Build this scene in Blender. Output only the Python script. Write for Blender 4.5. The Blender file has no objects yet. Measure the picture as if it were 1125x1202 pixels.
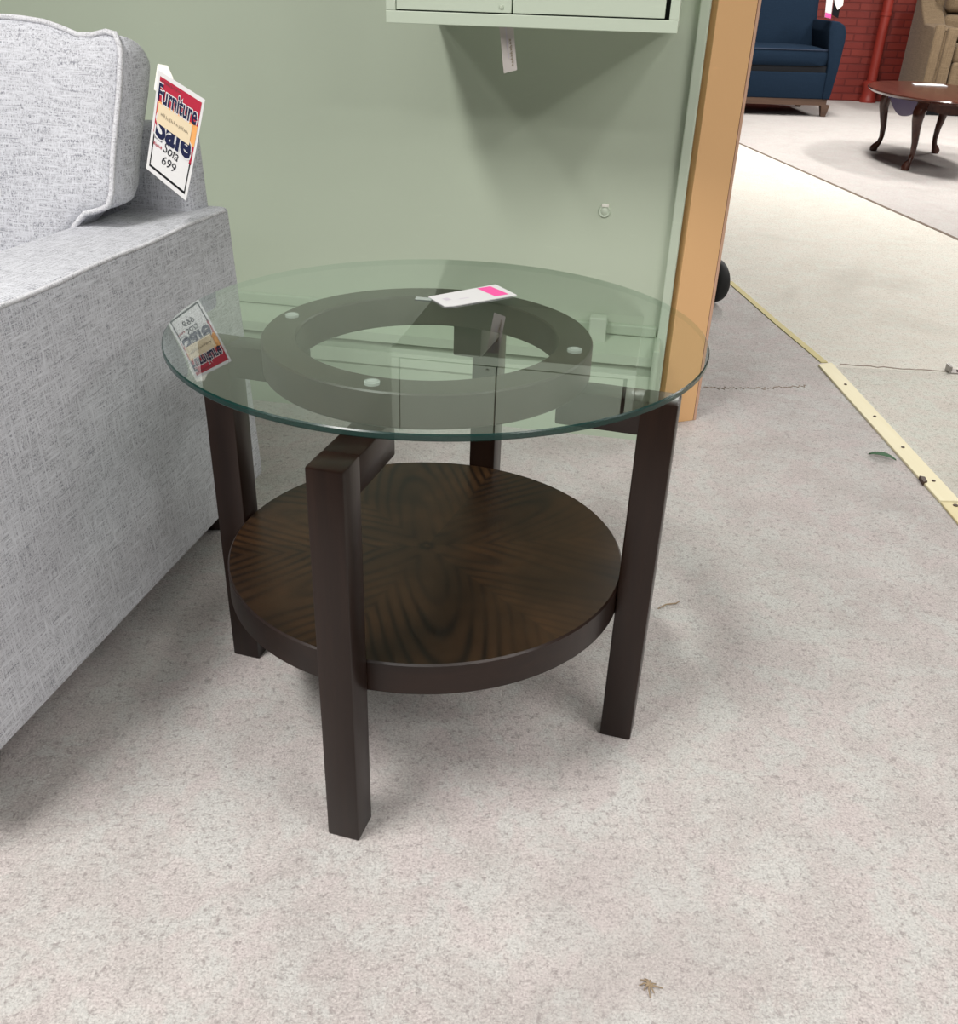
import bpy, bmesh, math, random
from mathutils import Vector, Matrix, noise
random.seed(7)
PI = math.pi
SC = bpy.context.scene
COL = SC.collection
R = math.radians

# ------------------------------------------------------------------ materials
class NT:
    def __init__(s, name):
        s.m = bpy.data.materials.new(name); s.m.use_nodes = True
        s.t = s.m.node_tree; s.t.nodes.clear()
        s.out = s.t.nodes.new('ShaderNodeOutputMaterial')
    def n(s, typ, **kw):
        nd = s.t.nodes.new('ShaderNode' + typ)
        for k, v in kw.items():
            if k.startswith('i_'):
                k = k[2:]; k = int(k) if k.isdigit() else k
                s.set(nd.inputs[k], v)
            else: setattr(nd, k, v)
        return nd
    def set(s, sock, v):
        if isinstance(v, bpy.types.NodeSocket): s.t.links.new(v, sock)
        else: sock.default_value = v
    def math(s, op, a, b=0.0, c=0.0):
        nd = s.n('Math', operation=op)
        s.set(nd.inputs[0], a); s.set(nd.inputs[1], b); s.set(nd.inputs[2], c)
        return nd.outputs[0]
    def mix(s, f, a, b, typ='MIX'):
        nd = s.n('Mix', data_type='RGBA', blend_type=typ)
        s.set(nd.inputs[0], f); s.set(nd.inputs[6], a); s.set(nd.inputs[7], b)
        return nd.outputs[2]
    def coord(s, scale=(1, 1, 1), kind='Object', rot=(0, 0, 0)):
        tc = s.n('TexCoord'); mp = s.n('Mapping')
        s.t.links.new(tc.outputs[kind], mp.inputs[0])
        mp.inputs['Scale'].default_value = scale; mp.inputs['Rotation'].default_value = rot
        return mp.outputs[0]
    def noise(s, vec, scale, detail=3.0, rough=0.5, dist=0.0):
        nd = s.n('TexNoise', i_Vector=vec, i_Scale=scale, i_Detail=detail, i_Roughness=rough, i_Distortion=dist)
        return nd.outputs[0]
    def ramp(s, f, stops):
        nd = s.n('ValToRGB'); cr = nd.color_ramp; s.set(nd.inputs[0], f)
        while len(cr.elements) < len(stops): cr.elements.new(0.5)
        for e, (p, c) in zip(cr.elements, stops):
            e.position = p; e.color = tuple(c) + (1,) if len(c) == 3 else c
        return nd.outputs[0]
    def bsdf(s, col, rough=0.6, bump=None, strength=0.2, dist=0.002, **kw):
        b = s.n('BsdfPrincipled')
        s.set(b.inputs['Base Color'], col + (1,) if isinstance(col, tuple) and len(col) == 3 else col)
        s.set(b.inputs['Roughness'], rough)
        for k, v in kw.items(): s.set(b.inputs[k.replace('_', ' ')], v)
        if bump is not None:
            bp = s.n('Bump', i_Strength=strength, i_Distance=dist, i_Height=bump)
            s.t.links.new(bp.outputs[0], b.inputs['Normal'])
        s.t.links.new(b.outputs[0], s.out.inputs[0])
        return s.m

def g3(v): return (v, v, v)
def srgb(r, g, b):
    f = lambda c: (c / 255 / 12.92) if c <= 10 else ((c / 255 + 0.055) / 1.055) ** 2.4
    return (f(r), f(g), f(b))

def plain(name, col, rough=0.6, var=0.06, scale=60, **kw):
    t = NT(name); n = t.noise(t.coord(), scale, 3)
    c = t.mix(n, tuple(x * (1 - var) for x in col) + (1,), tuple(min(1, x * (1 + var)) for x in col) + (1,))
    return t.bsdf(c, rough, n, 0.05, 0.001, **kw)

def wood(name, dark, mid, axis='z', rough=0.32, sc=1.0):
    t = NT(name)
    s = {'z': (55, 55, 4), 'x': (4, 55, 55), 'y': (55, 4, 55)}[axis]
    co = t.coord(tuple(k * sc for k in s))
    a = t.noise(co, 1.0, 5, 0.6, 0.6)
    b = t.noise(t.coord(tuple(k * sc * 0.22 for k in s)), 1.0, 3, 0.5, 1.2)
    fine = t.noise(t.coord(tuple(k * sc * 5 for k in s)), 1.0, 2)
    f = t.math('MULTIPLY_ADD', b, 0.6, t.math('MULTIPLY', a, 0.4))
    c = t.ramp(f, [(0.3, dark), (0.52, tuple((x + y) / 2 for x, y in zip(dark, mid))), (0.72, mid)])
    c = t.mix(t.math('MULTIPLY', fine, 0.35), c, dark + (1,))
    return t.bsdf(c, rough, fine, 0.06, 0.001, Specular_IOR_Level=0.38)

def veneer():
    t = NT('sunburst_veneer')
    tc = t.n('TexCoord'); sep = t.n('SeparateXYZ')
    nz = t.n('TexNoise', i_Vector=tc.outputs['Object'], i_Scale=4.5, i_Detail=2.0)
    t.t.links.new(tc.outputs['Object'], sep.inputs[0])
    x, y = sep.outputs[0], sep.outputs[1]
    ang = t.math('ADD', t.math('ARCTAN2', y, x), R(24))
    sec = PI / 3
    a = t.math('WRAP', ang, -sec / 2, sec / 2)
    # Math WRAP: value, max, min
    a.node.inputs[1].default_value = sec / 2; a.node.inputs[2].default_value = -sec / 2
    r = t.math('SQRT', t.math('ADD', t.math('MULTIPLY', x, x), t.math('MULTIPLY', y, y)))
    u = t.math('MULTIPLY', r, t.math('COSINE', a)); v = t.math('MULTIPLY', r, t.math('SINE', a))
    kk = t.math('MULTIPLY_ADD', t.math('EXPONENT', t.math('MULTIPLY', t.math('MULTIPLY', r, r), -420.0)), 0.5, 0.16)
    uu = t.math('MULTIPLY', u, kk)
    L = t.math('SQRT', t.math('ADD', t.math('MULTIPLY', uu, uu), t.math('MULTIPLY', v, v)))
    L = t.math('ADD', L, t.math('MULTIPLY', t.math('SUBTRACT', nz.outputs[0], 0.5), 0.03))
    w = t.math('SINE', t.math('MULTIPLY', L, 2 * PI * 64))
    w = t.math('MULTIPLY_ADD', w, 0.5, 0.5)
    w = t.math('POWER', w, 2.2)
    # fine fibres along the wedge
    cmb = t.n('CombineXYZ'); t.set(cmb.inputs[0], t.math('MULTIPLY', u, 12.0)); t.set(cmb.inputs[1], t.math('MULTIPLY', v, 420.0))
    t.set(cmb.inputs[2], t.math('FLOOR', t.math('DIVIDE', t.math('ADD', ang, sec / 2), sec)))
    fib = t.noise(cmb.outputs[0], 1.0, 3)
    wn = t.n('TexWhiteNoise', noise_dimensions='1D'); t.set(wn.inputs['W'], cmb.inputs[2].links[0].from_socket)
    big = t.noise(tc.outputs['Object'], 9.0, 3, 0.6)
    # grain lines fade in and out over the board
    amp = t.math('MULTIPLY', w, t.ramp(t.noise(tc.outputs['Object'], 6.0, 1), [(0.38, g3(0.3)), (0.58, g3(1.0))]))
    amp = t.math('MULTIPLY', w, t.math('MAXIMUM', t.math('DIVIDE', amp, t.math('ADD', w, 0.001)), t.math('MULTIPLY', t.math('EXPONENT', t.math('MULTIPLY', t.math('MULTIPLY', r, r), -260.0)), 0.9)))
    tone = t.math('ADD', t.math('MULTIPLY', wn.outputs[0], 0.22), t.math('MULTIPLY', big, 0.85))
    base = t.ramp(tone, [(0.25, (0.016, 0.008, 0.0036)), (0.55, (0.034, 0.0165, 0.0068)), (0.8, (0.062, 0.029, 0.0112))])
    c = t.mix(t.math('MULTIPLY', amp, 0.85), base, (0.0035, 0.0018, 0.0012, 1))
    c = t.mix(t.math('MULTIPLY', fib, 0.35), c, (0.008, 0.004, 0.0025, 1))
    return t.bsdf(c, 0.34, fib, 0.05, 0.001, Specular_IOR_Level=0.25)

def tweed(name, light, mid, dark, sc=1.0, sheen=0.1):
    t = NT(name)
    k = 1.0 * sc
    h1 = t.noise(t.coord((430 * k, 26 * k, 430 * k)), 1.0, 3, 0.6)   # threads running along y
    h2 = t.noise(t.coord((430 * k, 430 * k, 26 * k)), 1.0, 3, 0.6)   # threads running along z
    h3 = t.noise(t.coord((26 * k, 430 * k, 430 * k)), 1.0, 3, 0.6)   # threads running along x
    slub = t.math('MINIMUM', t.noise(t.coord((300 * k, 22 * k, 300 * k)), 1.0, 1, 0.5), t.noise(t.coord((22 * k, 300 * k, 300 * k)), 1.0, 1, 0.5))
    cloud = t.noise(t.coord((14, 14, 14)), 1.0, 3)
    m = t.math('MAXIMUM', t.math('MAXIMUM', h1, h2), h3)
    lo = t.math('MINIMUM', t.math('MINIMUM', h1, h2), h3)
    c = t.ramp(m, [(0.44, dark), (0.54, mid), (0.70, light)])
    c = t.mix(t.ramp(slub, [(0.22, g3(0.75)), (0.33, g3(0.0))]), c, dark + (1,))
    c = t.mix(t.ramp(lo, [(0.22, g3(0.9)), (0.34, g3(0.0))]), c, dark + (1,))
    c = t.mix(t.math('MULTIPLY', cloud, 0.25), c, mid + (1,))
    return t.bsdf(c, 0.9, m, 0.35, 0.0015, Sheen_Weight=sheen, Specular_IOR_Level=0.15)

def carpet(name, light, mid, dark, pink, seed=0.0, spk=1.0, contrast=1.0):
    t = NT(name)
    co = t.coord((1, 1, 1)); off = t.n('Mapping', i_Vector=co); off.inputs['Location'].default_value = (seed, seed * 1.7, 0)
    co = off.outputs[0]
    fine = t.noise(co, 300, 3, 0.7)
    pile = t.noise(co, 88, 4, 0.72, 0.3)
    mid_n = t.noise(co, 9, 4, 0.6)
    big = t.noise(co, 2.6, 4, 0.6, 0.3)
    tint = t.noise(co, 16, 4, 0.65, 0.5)
    c = t.ramp(big, [(0.36, mid), (0.5, light), (0.62, pink)])
    green = tuple(x * k for x, k in zip(light, (0.97, 1.03, 1.03)))
    c = t.mix(t.ramp(tint, [(0.42, g3(0.75)), (0.52, g3(0.0))]), c, green + (1,))
    c = t.mix(t.ramp(tint, [(0.52, g3(0.0)), (0.62, g3(0.75))]), c, pink + (1,))
    c = t.mix(t.ramp(mid_n, [(0.38, g3(0.55 * contrast)), (0.55, g3(0.0))]), c, mid + (1,))
    c = t.mix(t.ramp(pile, [(0.33, g3(0.7)), (0.48, g3(0.0))]), c, dark + (1,))
    c = t.mix(t.ramp(fine, [(0.33, g3(0.6)), (0.5, g3(0.0))]), c, dark + (1,))
    c = t.mix(t.ramp(fine, [(0.53, g3(0.0)), (0.70, g3(0.6))]), c, tuple(min(0.9, x * 1.35) for x in light) + (1,))
    # specks of dirt and old stains
    vo = t.n('TexVoronoi', i_Vector=co, i_Scale=5.0, i_Randomness=1.0)
    gate = t.ramp(t.noise(co, 3.3, 1), [(0.55, g3(0.0)), (0.6, g3(1.0))])
    spot = t.ramp(vo.outputs['Distance'], [(0.02 * spk, g3(1.0)), (0.05 * spk, g3(0.0))])
    c = t.mix(t.math('MULTIPLY', t.math('MULTIPLY', spot, gate), 0.6), c, (0.06, 0.055, 0.05, 1))
    st = t.ramp(t.noise(co, 1.15, 5, 0.62, 0.8), [(0.57, g3(0.0)), (0.72, g3(0.5))])
    c = t.mix(st, c, tuple(x * 0.72 for x in mid) + (1,))
    hgt = t.math('ADD', t.math('MULTIPLY', fine, 0.6), pile)
    return t.bsdf(c, 0.97, hgt, 0.55, 0.006, Specular_IOR_Level=0.1, Sheen_Weight=0.1)

def painted(name, col, rough=0.45, marks=0.05):
    t = NT(name); co = t.coord()
    big = t.noise(co, 2.0, 3); fine = t.noise(co, 90, 3)
    c = t.mix(big, tuple(x * (1 - marks) for x in col) + (1,), tuple(x * (1 + marks) for x in col) + (1,))
    c = t.mix(t.ramp(t.noise(t.coord((14, 14, 70)), 1.0, 3), [(0.66, g3(0)), (0.78, g3(0.25))]), c, tuple(min(1, x * 1.2) for x in col) + (1,))
    return t.bsdf(c, rough, t.math('ADD', fine, t.math('MULTIPLY', big, 2.0)), 0.08, 0.002)

def brick():
    t = NT('red_brick'); co = t.coord((1, 1, 1), rot=(R(90), 0, 0))
    b = t.n('TexBrick', i_Vector=co, i_Scale=1.0)
    for k, v in (('Color1', srgb(138, 50, 38) + (1,)), ('Color2', srgb(124, 38, 30) + (1,)), ('Mortar', srgb(106, 32, 26) + (1,)),
                 ('Mortar Size', 0.008), ('Brick Width', 0.24), ('Row Height', 0.07), ('Mortar Smooth', 0.3)):
        b.inputs[k].default_value = v
    n = t.noise(t.coord((3, 3, 12)), 1.0, 4)
    c = t.mix(t.math('MULTIPLY', n, 0.5), b.outputs[0], srgb(96, 24, 18) + (1,))
    h = t.math('SUBTRACT', 1.0, b.outputs[1])
    return t.bsdf(c, 0.5, h, 0.6, 0.012)

def glass_face(refl=True):
    t = NT('clear_glass' if refl else 'clear_glass_underside')
    tr = t.n('BsdfTransparent'); tr.inputs[0].default_value = (0.93, 0.965, 0.95, 1)
    if refl:
        g = t.n('NewGeometry'); dt = t.n('VectorMath', operation='DOT_PRODUCT')
        t.t.links.new(g.outputs['Normal'], dt.inputs[0]); t.t.links.new(g.outputs['Incoming'], dt.inputs[1])
        c = t.math('ABSOLUTE', dt.outputs['Value'])
        f = t.math('MULTIPLY_ADD', t.math('POWER', t.math('SUBTRACT', 1.0, c), 5.0), 0.96, 0.04)   # Schlick, both faces of the sheet
        f = t.math('DIVIDE', t.math('MULTIPLY', f, 2.0), t.math('ADD', f, 1.0))
        gl = t.n('BsdfGlossy'); gl.inputs['Roughness'].default_value = 0.0; gl.inputs[0].default_value = (0.95, 1.0, 0.98, 1)
        mx = t.n('MixShader'); t.t.links.new(f, mx.inputs[0]); t.t.links.new(tr.outputs[0], mx.inputs[1]); t.t.links.new(gl.outputs[0], mx.inputs[2])
        t.t.links.new(mx.outputs[0], t.out.inputs[0])
    else:
        t.t.links.new(tr.outputs[0], t.out.inputs[0])
    return t.m
def glass_rim():
    t = NT('green_glass_rim')
    b = t.n('BsdfPrincipled'); b.inputs['Base Color'].default_value = (0.004, 0.03, 0.025, 1); b.inputs['Roughness'].default_value = 0.22; b.inputs['Specular IOR Level'].default_value = 0.3
    tr = t.n('BsdfTransparent'); tr.inputs[0].default_value = (0.9, 0.96, 0.93, 1)
    mx = t.n('MixShader'); g = t.n('NewGeometry'); t.t.links.new(t.math('MULTIPLY_ADD', g.outputs['Backfacing'], -0.86, 0.93), mx.inputs[0])
    t.t.links.new(tr.outputs[0], mx.inputs[1]); t.t.links.new(b.outputs[0], mx.inputs[2]); t.t.links.new(mx.outputs[0], t.out.inputs[0])
    return t.m
def clear_plastic(name='clear_bumper_plastic', tint=(0.86, 0.88, 0.86)):
    t = NT(name)
    b = t.n('BsdfPrincipled'); b.inputs['Base Color'].default_value = (0.75, 0.77, 0.74, 1); b.inputs['Roughness'].default_value = 0.15
    tr = t.n('BsdfTransparent'); tr.inputs[0].default_value = tint + (1,)
    mx = t.n('MixShader'); mx.inputs[0].default_value = 0.45
    t.t.links.new(tr.outputs[0], mx.inputs[1]); t.t.links.new(b.outputs[0], mx.inputs[2]); t.t.links.new(mx.outputs[0], t.out.inputs[0])
    return t.m

D_, M_ = (0.0065, 0.003, 0.002), (0.026, 0.0115, 0.007)
M = dict(
    woodz=wood('espresso_wood_upright', D_, M_, 'z'), woodx=wood('espresso_wood_level', D_, M_, 'x'),
    ring=wood('espresso_wood_ring', (0.015, 0.008, 0.005), (0.04, 0.022, 0.014), 'x', 0.38),
    veneer=veneer(), glass=glass_face(True), glass_b=glass_face(False), rim=glass_rim(), bump=clear_plastic(),
    tweed=tweed('grey_tweed_fabric', (0.67, 0.685, 0.73), (0.52, 0.53, 0.57), (0.19, 0.195, 0.225)),
    welt=tweed('grey_welt_fabric', (0.74, 0.75, 0.78), (0.60, 0.605, 0.635), (0.33, 0.33, 0.36)),
    footwood=plain('dark_sofa_foot', (0.022, 0.009, 0.006), 0.4),
    green=painted('sage_green_paint', srgb(192, 203, 184), 0.5), green2=painted('pale_green_paint', srgb(196, 208, 190), 0.45, 0.02),
    heater=painted('green_heater_enamel', srgb(178, 192, 172), 0.4),
    tan=painted('tan_board_paint', srgb(230, 184, 132), 0.5, 0.07), tan_edge=plain('tan_board_edge', srgb(206, 166, 142), 0.6), groove=plain('dark_groove', srgb(92, 58, 36), 0.8),
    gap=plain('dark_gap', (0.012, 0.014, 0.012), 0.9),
    white=plain('white_card', (0.64, 0.64, 0.645), 0.7, 0.01, Specular_IOR_Level=0.2), cream=plain('cream_card', srgb(236, 236, 226), 0.5, 0.02),
    red=plain('crimson_print', srgb(168, 34, 58), 0.5, 0.05, Specular_IOR_Level=0.1), navy=plain('navy_print', srgb(22, 28, 62), 0.5, 0.05, Specular_IOR_Level=0.1), orange=plain('amber_print', srgb(222, 160, 96), 0.5, 0.1, 30, Specular_IOR_Level=0.1),
    beige=plain('beige_sticker', srgb(214, 198, 168), 0.6, 0.04, Specular_IOR_Level=0.1), ink=plain('pen_ink', srgb(45, 46, 52), 0.6, Specular_IOR_Level=0.1), grey_ink=plain('grey_ink', srgb(150, 138, 118), 0.6, Specular_IOR_Level=0.1),
    maroon=plain('maroon_print', srgb(112, 26, 40), 0.7), dimpaper=plain('shaded_white_paper', srgb(200, 194, 190), 0.8), black=plain('black_print', srgb(22, 22, 26), 0.5, Specular_IOR_Level=0.1), pink=plain('pink_print', srgb(236, 84, 160), 0.5, 0.03), palegrey=plain('pale_grey_print', srgb(196, 190, 200), 0.5),
    brick=brick(), pipe=plain('red_painted_pipe', srgb(146, 50, 40), 0.45, 0.1, 12),
    blue=tweed('navy_blue_upholstery', (0.0105, 0.024, 0.046), (0.008, 0.019, 0.037), (0.006, 0.015, 0.032), 0.7, 0.0),
    bluewelt=plain('dark_blue_welt', (0.008, 0.018, 0.042), 0.8), blackcloth=plain('black_dust_cloth', (0.006, 0.007, 0.01), 0.9),
    walnut=wood('grey_walnut', srgb(72, 54, 44), srgb(112, 86, 70), 'x', 0.45),
    suede=tweed('taupe_suede', srgb(138, 120, 96), srgb(122, 104, 82), srgb(94, 80, 62), 0.4),
    cherry=wood('glossy_cherry', (0.03, 0.009, 0.0065), (0.105, 0.034, 0.021), 'x', 0.2), violet=plain('violet_reflection_tint', srgb(92, 82, 118), 0.3, 0.08, 8),
    pine=wood('pale_pine', srgb(205, 190, 140), srgb(238, 228, 188), 'y', 0.6, 0.5), pinew=wood('whitewashed_pine', srgb(222, 212, 172), srgb(246, 240, 214), 'y', 0.6, 0.5),
    tape=plain('yellowed_tape', srgb(196, 184, 130), 0.7, 0.1, 20), nail=plain('rusty_nail', srgb(70, 52, 38), 0.6), steel=plain('dull_steel', srgb(150, 146, 142), 0.35, 0.1, 40, Metallic=0.6),
    rubber=plain('black_rubber', (0.01, 0.01, 0.011), 0.7), leaf=plain('green_leaf', srgb(58, 98, 66), 0.8, 0.2, 40), lint=plain('straw_lint', srgb(150, 132, 108), 0.9),
    seam=plain('dark_carpet_seam', srgb(110, 96, 84), 0.95, 0.2, 30),
    seam2=plain('frayed_carpet_seam', srgb(150, 138, 126), 0.95, 0.2, 30),
    carpetA=carpet('pink_grey_carpet', (0.57, 0.54, 0.522), (0.47, 0.434, 0.42), (0.26, 0.232, 0.226), (0.55, 0.493, 0.486)),
    carpetB=carpet('beige_aisle_carpet', (0.76, 0.725, 0.655), (0.70, 0.66, 0.585), (0.45, 0.41, 0.35), (0.73, 0.685, 0.61), 5.0, 0.6, 0.5),
    carpetB2=carpet('light_speckled_aisle_carpet', (0.68, 0.66, 0.60), (0.62, 0.59, 0.53), (0.33, 0.31, 0.26), (0.66, 0.61, 0.56), 8.0, 0.6, 0.4),
    carpetC=carpet('pale_rose_carpet', (0.56, 0.525, 0.50), (0.49, 0.45, 0.43), (0.31, 0.28, 0.27), (0.54, 0.495, 0.48), 11.0, 0.6, 0.6),
)

# ------------------------------------------------------------------ mesh helpers
def B(): return bmesh.new()
def box(bm, a, b, bev=0.0, seg=2, mat=0):
    c = [(x, y, z) for x in (a[0], b[0]) for y in (a[1], b[1]) for z in (a[2], b[2])]
    vs = [bm.verts.new(p) for p in c]
    idx = [(0, 1, 3, 2), (4, 6, 7, 5), (0, 4, 5, 1), (2, 3, 7, 6), (0, 2, 6, 4), (1, 5, 7, 3)]
    fs = [bm.faces.new([vs[i] for i in f]) for f in idx]
    for f in fs: f.material_index = mat
    bmesh.ops.recalc_face_normals(bm, faces=fs)
    if bev:
        es = list({e for f in fs for e in f.edges})
        r = bmesh.ops.bevel(bm, geom=es, offset=bev, segments=seg, profile=0.5, affect='EDGES')
        for f in r['faces']: f.material_index = mat
    return bm
def hexa(bm, P, bev=0.0, seg=2, mat=0):
    """eight corners: bottom ring 0-3, top ring 4-7"""
    vs = [bm.verts.new(p) for p in P]
    fs = [bm.faces.new([vs[i] for i in f]) for f in ((3, 2, 1, 0), (4, 5, 6, 7), (0, 1, 5, 4), (1, 2, 6, 5), (2, 3, 7, 6), (3, 0, 4, 7))]
    for f in fs: f.material_index = mat
    bmesh.ops.recalc_face_normals(bm, faces=fs)
    if bev: bmesh.ops.bevel(bm, geom=list({e for f in fs for e in f.edges}), offset=bev, segments=seg, profile=0.5, affect='EDGES')
    return bm
def prism(bm, pts, d, bev=0.0, mat=0, seg=2):
    """extrude a 3-D polygon by vector d"""
    d = Vector(d); a = [bm.verts.new(p) for p in pts]; b = [bm.verts.new(Vector(p) + d) for p in pts]
    n = len(pts); fs = [bm.faces.new(a), bm.faces.new(list(reversed(b)))]
    for i in range(n): fs.append(bm.faces.new((a[i], b[i], b[(i + 1) % n], a[(i + 1) % n])))
    for f in fs: f.material_index = mat
    bmesh.ops.recalc_face_normals(bm, faces=fs)
    if bev: bmesh.ops.bevel(bm, geom=list({e for f in fs for e in f.edges}), offset=bev, segments=seg, profile=0.5, affect='EDGES')
    return bm
def lathe(bm, prof, n=96, ex=1.0, ey=1.0, c=(0, 0, 0), mats=None, close=False):
    rows = []
    for r, z in prof:
        if r < 1e-6: rows.append([bm.verts.new((c[0], c[1], c[2] + z))])
        else: rows.append([bm.verts.new((c[0] + r * ex * math.cos(2 * PI * i / n), c[1] + r * ey * math.sin(2 * PI * i / n), c[2] + z)) for i in range(n)])
    prs = list(zip(rows, rows[1:])) + ([(rows[-1], rows[0])] if close else [])
    fs = []
    for k, (p, q) in enumerate(prs):
        for i in range(n):
            j = (i + 1) % n
            if len(p) == 1 and len(q) == 1: continue
            f = bm.faces.new([p[0], q[j], q[i]] if len(p) == 1 else ([p[i], p[j], q[0]] if len(q) == 1 else [p[i], p[j], q[j], q[i]]))
            if mats: f.material_index = mats[k]
            fs.append(f)
    bmesh.ops.recalc_face_normals(bm, faces=fs)
    return bm
def tube(bm, pts, rad, n=8, closed=False, caps=True):
    pts = [Vector(p) for p in pts]; m = len(pts); rings = []; up = None
    for i, p in enumerate(pts):
        a = pts[(i - 1) % m] if (closed or i > 0) else p; b = pts[(i + 1) % m] if (closed or i < m - 1) else p
        t = (b - a).normalized()
        if up is None:
            up = Vector((0, 0, 1)) if abs(t.z) < 0.9 else Vector((1, 0, 0))
        s = t.cross(up).normalized(); up = s.cross(t).normalized()
        r = rad[i] if isinstance(rad, (list, tuple)) else rad
        rings.append([bm.verts.new(p + (s * math.cos(2 * PI * k / n) + up * math.sin(2 * PI * k / n)) * r) for k in range(n)])
    fs = []
    for i in range(m if closed else m - 1):
        p, q = rings[i], rings[(i + 1) % m]
        for k in range(n): fs.append(bm.faces.new((p[k], p[(k + 1) % n], q[(k + 1) % n], q[k])))
    if not closed and caps: fs += [bm.faces.new(list(reversed(rings[0]))), bm.faces.new(rings[-1])]
    bmesh.ops.recalc_face_normals(bm, faces=fs)
    return bm
def obj(name, bm, mats, parent=None, smooth=None, loc=None, rotz=None):
    me = bpy.data.meshes.new(name); bm.to_mesh(me); bm.free()
    for m in (mats if isinstance(mats, (list, tuple)) else [mats]): me.materials.append(m)
    o = bpy.data.objects.new(name, me); COL.objects.link(o)
    if smooth is not None:
        for p in me.polygons: p.use_smooth = True
        try: me.set_sharp_from_angle(angle=R(smooth))
        except Exception: pass
    if parent: o.parent = parent
    if loc: o.location = loc
    if rotz is not None: o.rotation_euler = (0, 0, rotz)
    return o
def tag(o, label, cat, group=None):
    o['label'] = label; o['category'] = cat
    if group: o['group'] = group
    return o
def thing(name, label, cat, loc=(0, 0, 0), rotz=0.0, group=None):
    o = bpy.data.objects.new(name, None); COL.objects.link(o); o.empty_display_size = 0.05
    o.location = loc; o.rotation_euler = (0, 0, rotz)
    return tag(o, label, cat, group)
def struct(name, bm, mats, loc=None, rotz=None, parent=None, smooth=None):
    o = obj(name, bm, mats, parent, smooth, loc, rotz); o['kind'] = 'structure'; return o
def text_bm(s, bold=0.0, size=1.0, shear=0.0, spacing=1.0):
    """lettering as a flat mesh, normalised to the unit box"""
    cu = bpy.data.curves.new('t', 'FONT'); cu.body = s; cu.size = size; cu.offset = bold; cu.shear = shear; cu.space_character = spacing; cu.resolution_u = 4
    o = bpy.data.objects.new('t', cu); COL.objects.link(o)
    dg = bpy.context.evaluated_depsgraph_get(); me = bpy.data.meshes.new_from_object(o.evaluated_get(dg))
    bm = bmesh.new(); bm.from_mesh(me)
    bpy.data.objects.remove(o); bpy.data.meshes.remove(me); bpy.data.curves.remove(cu)
    xs = [v.co.x for v in bm.verts]; ys = [v.co.y for v in bm.verts]
    x0, x1, y0, y1 = min(xs), max(xs), min(ys), max(ys)
    for v in bm.verts: v.co = Vector(((v.co.x - x0) / (x1 - x0), (v.co.y - y0) / (y1 - y0), 0))
    return bm
def rect_bm(u0, v0, u1, v1, nu=4, nv=4):
    bm = bmesh.new(); g = [[bm.verts.new((u0 + (u1 - u0) * i / nu, v0 + (v1 - v0) * j / nv, 0)) for i in range(nu + 1)] for j in range(nv + 1)]
    for j in range(nv):
        for i in range(nu): bm.faces.new((g[j][i], g[j][i + 1], g[j + 1][i + 1], g[j + 1][i]))
    return bm
def marks(n, seed):
    """a row of small illegible print marks filling the unit box"""
    rr = random.Random(seed); bm = bmesh.new(); x = 0.0; w0 = 1.0 / n
    for i in range(n):
        w = w0 * rr.uniform(0.55, 0.85); y0 = rr.uniform(0, 0.25); y1 = rr.uniform(0.7, 1.0); m = (y0 + y1) / 2; t = w * 0.3
        for q in ((x, y0, x + t, y1), (x + t, m - 0.1, x + w - t, m + 0.1), (x + w - t, y0, x + w, rr.choice((y1, m)))):
            bm.faces.new([bm.verts.new((q[a], q[b], 0)) for a, b in ((0, 1), (2, 1), (2, 3), (0, 3))])
        x += w0
    return bm
def place_uv(bm, box_, f, off):
    u0, v0, u1, v1 = box_
    for v in bm.verts: v.co = f(u0 + v.co.x * (u1 - u0), v0 + v.co.y * (v1 - v0), off)
    return bm
def solid(bm, f_from, thick):
    """thicken a flat mesh by extruding along -normal"""
    return bm

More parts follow.
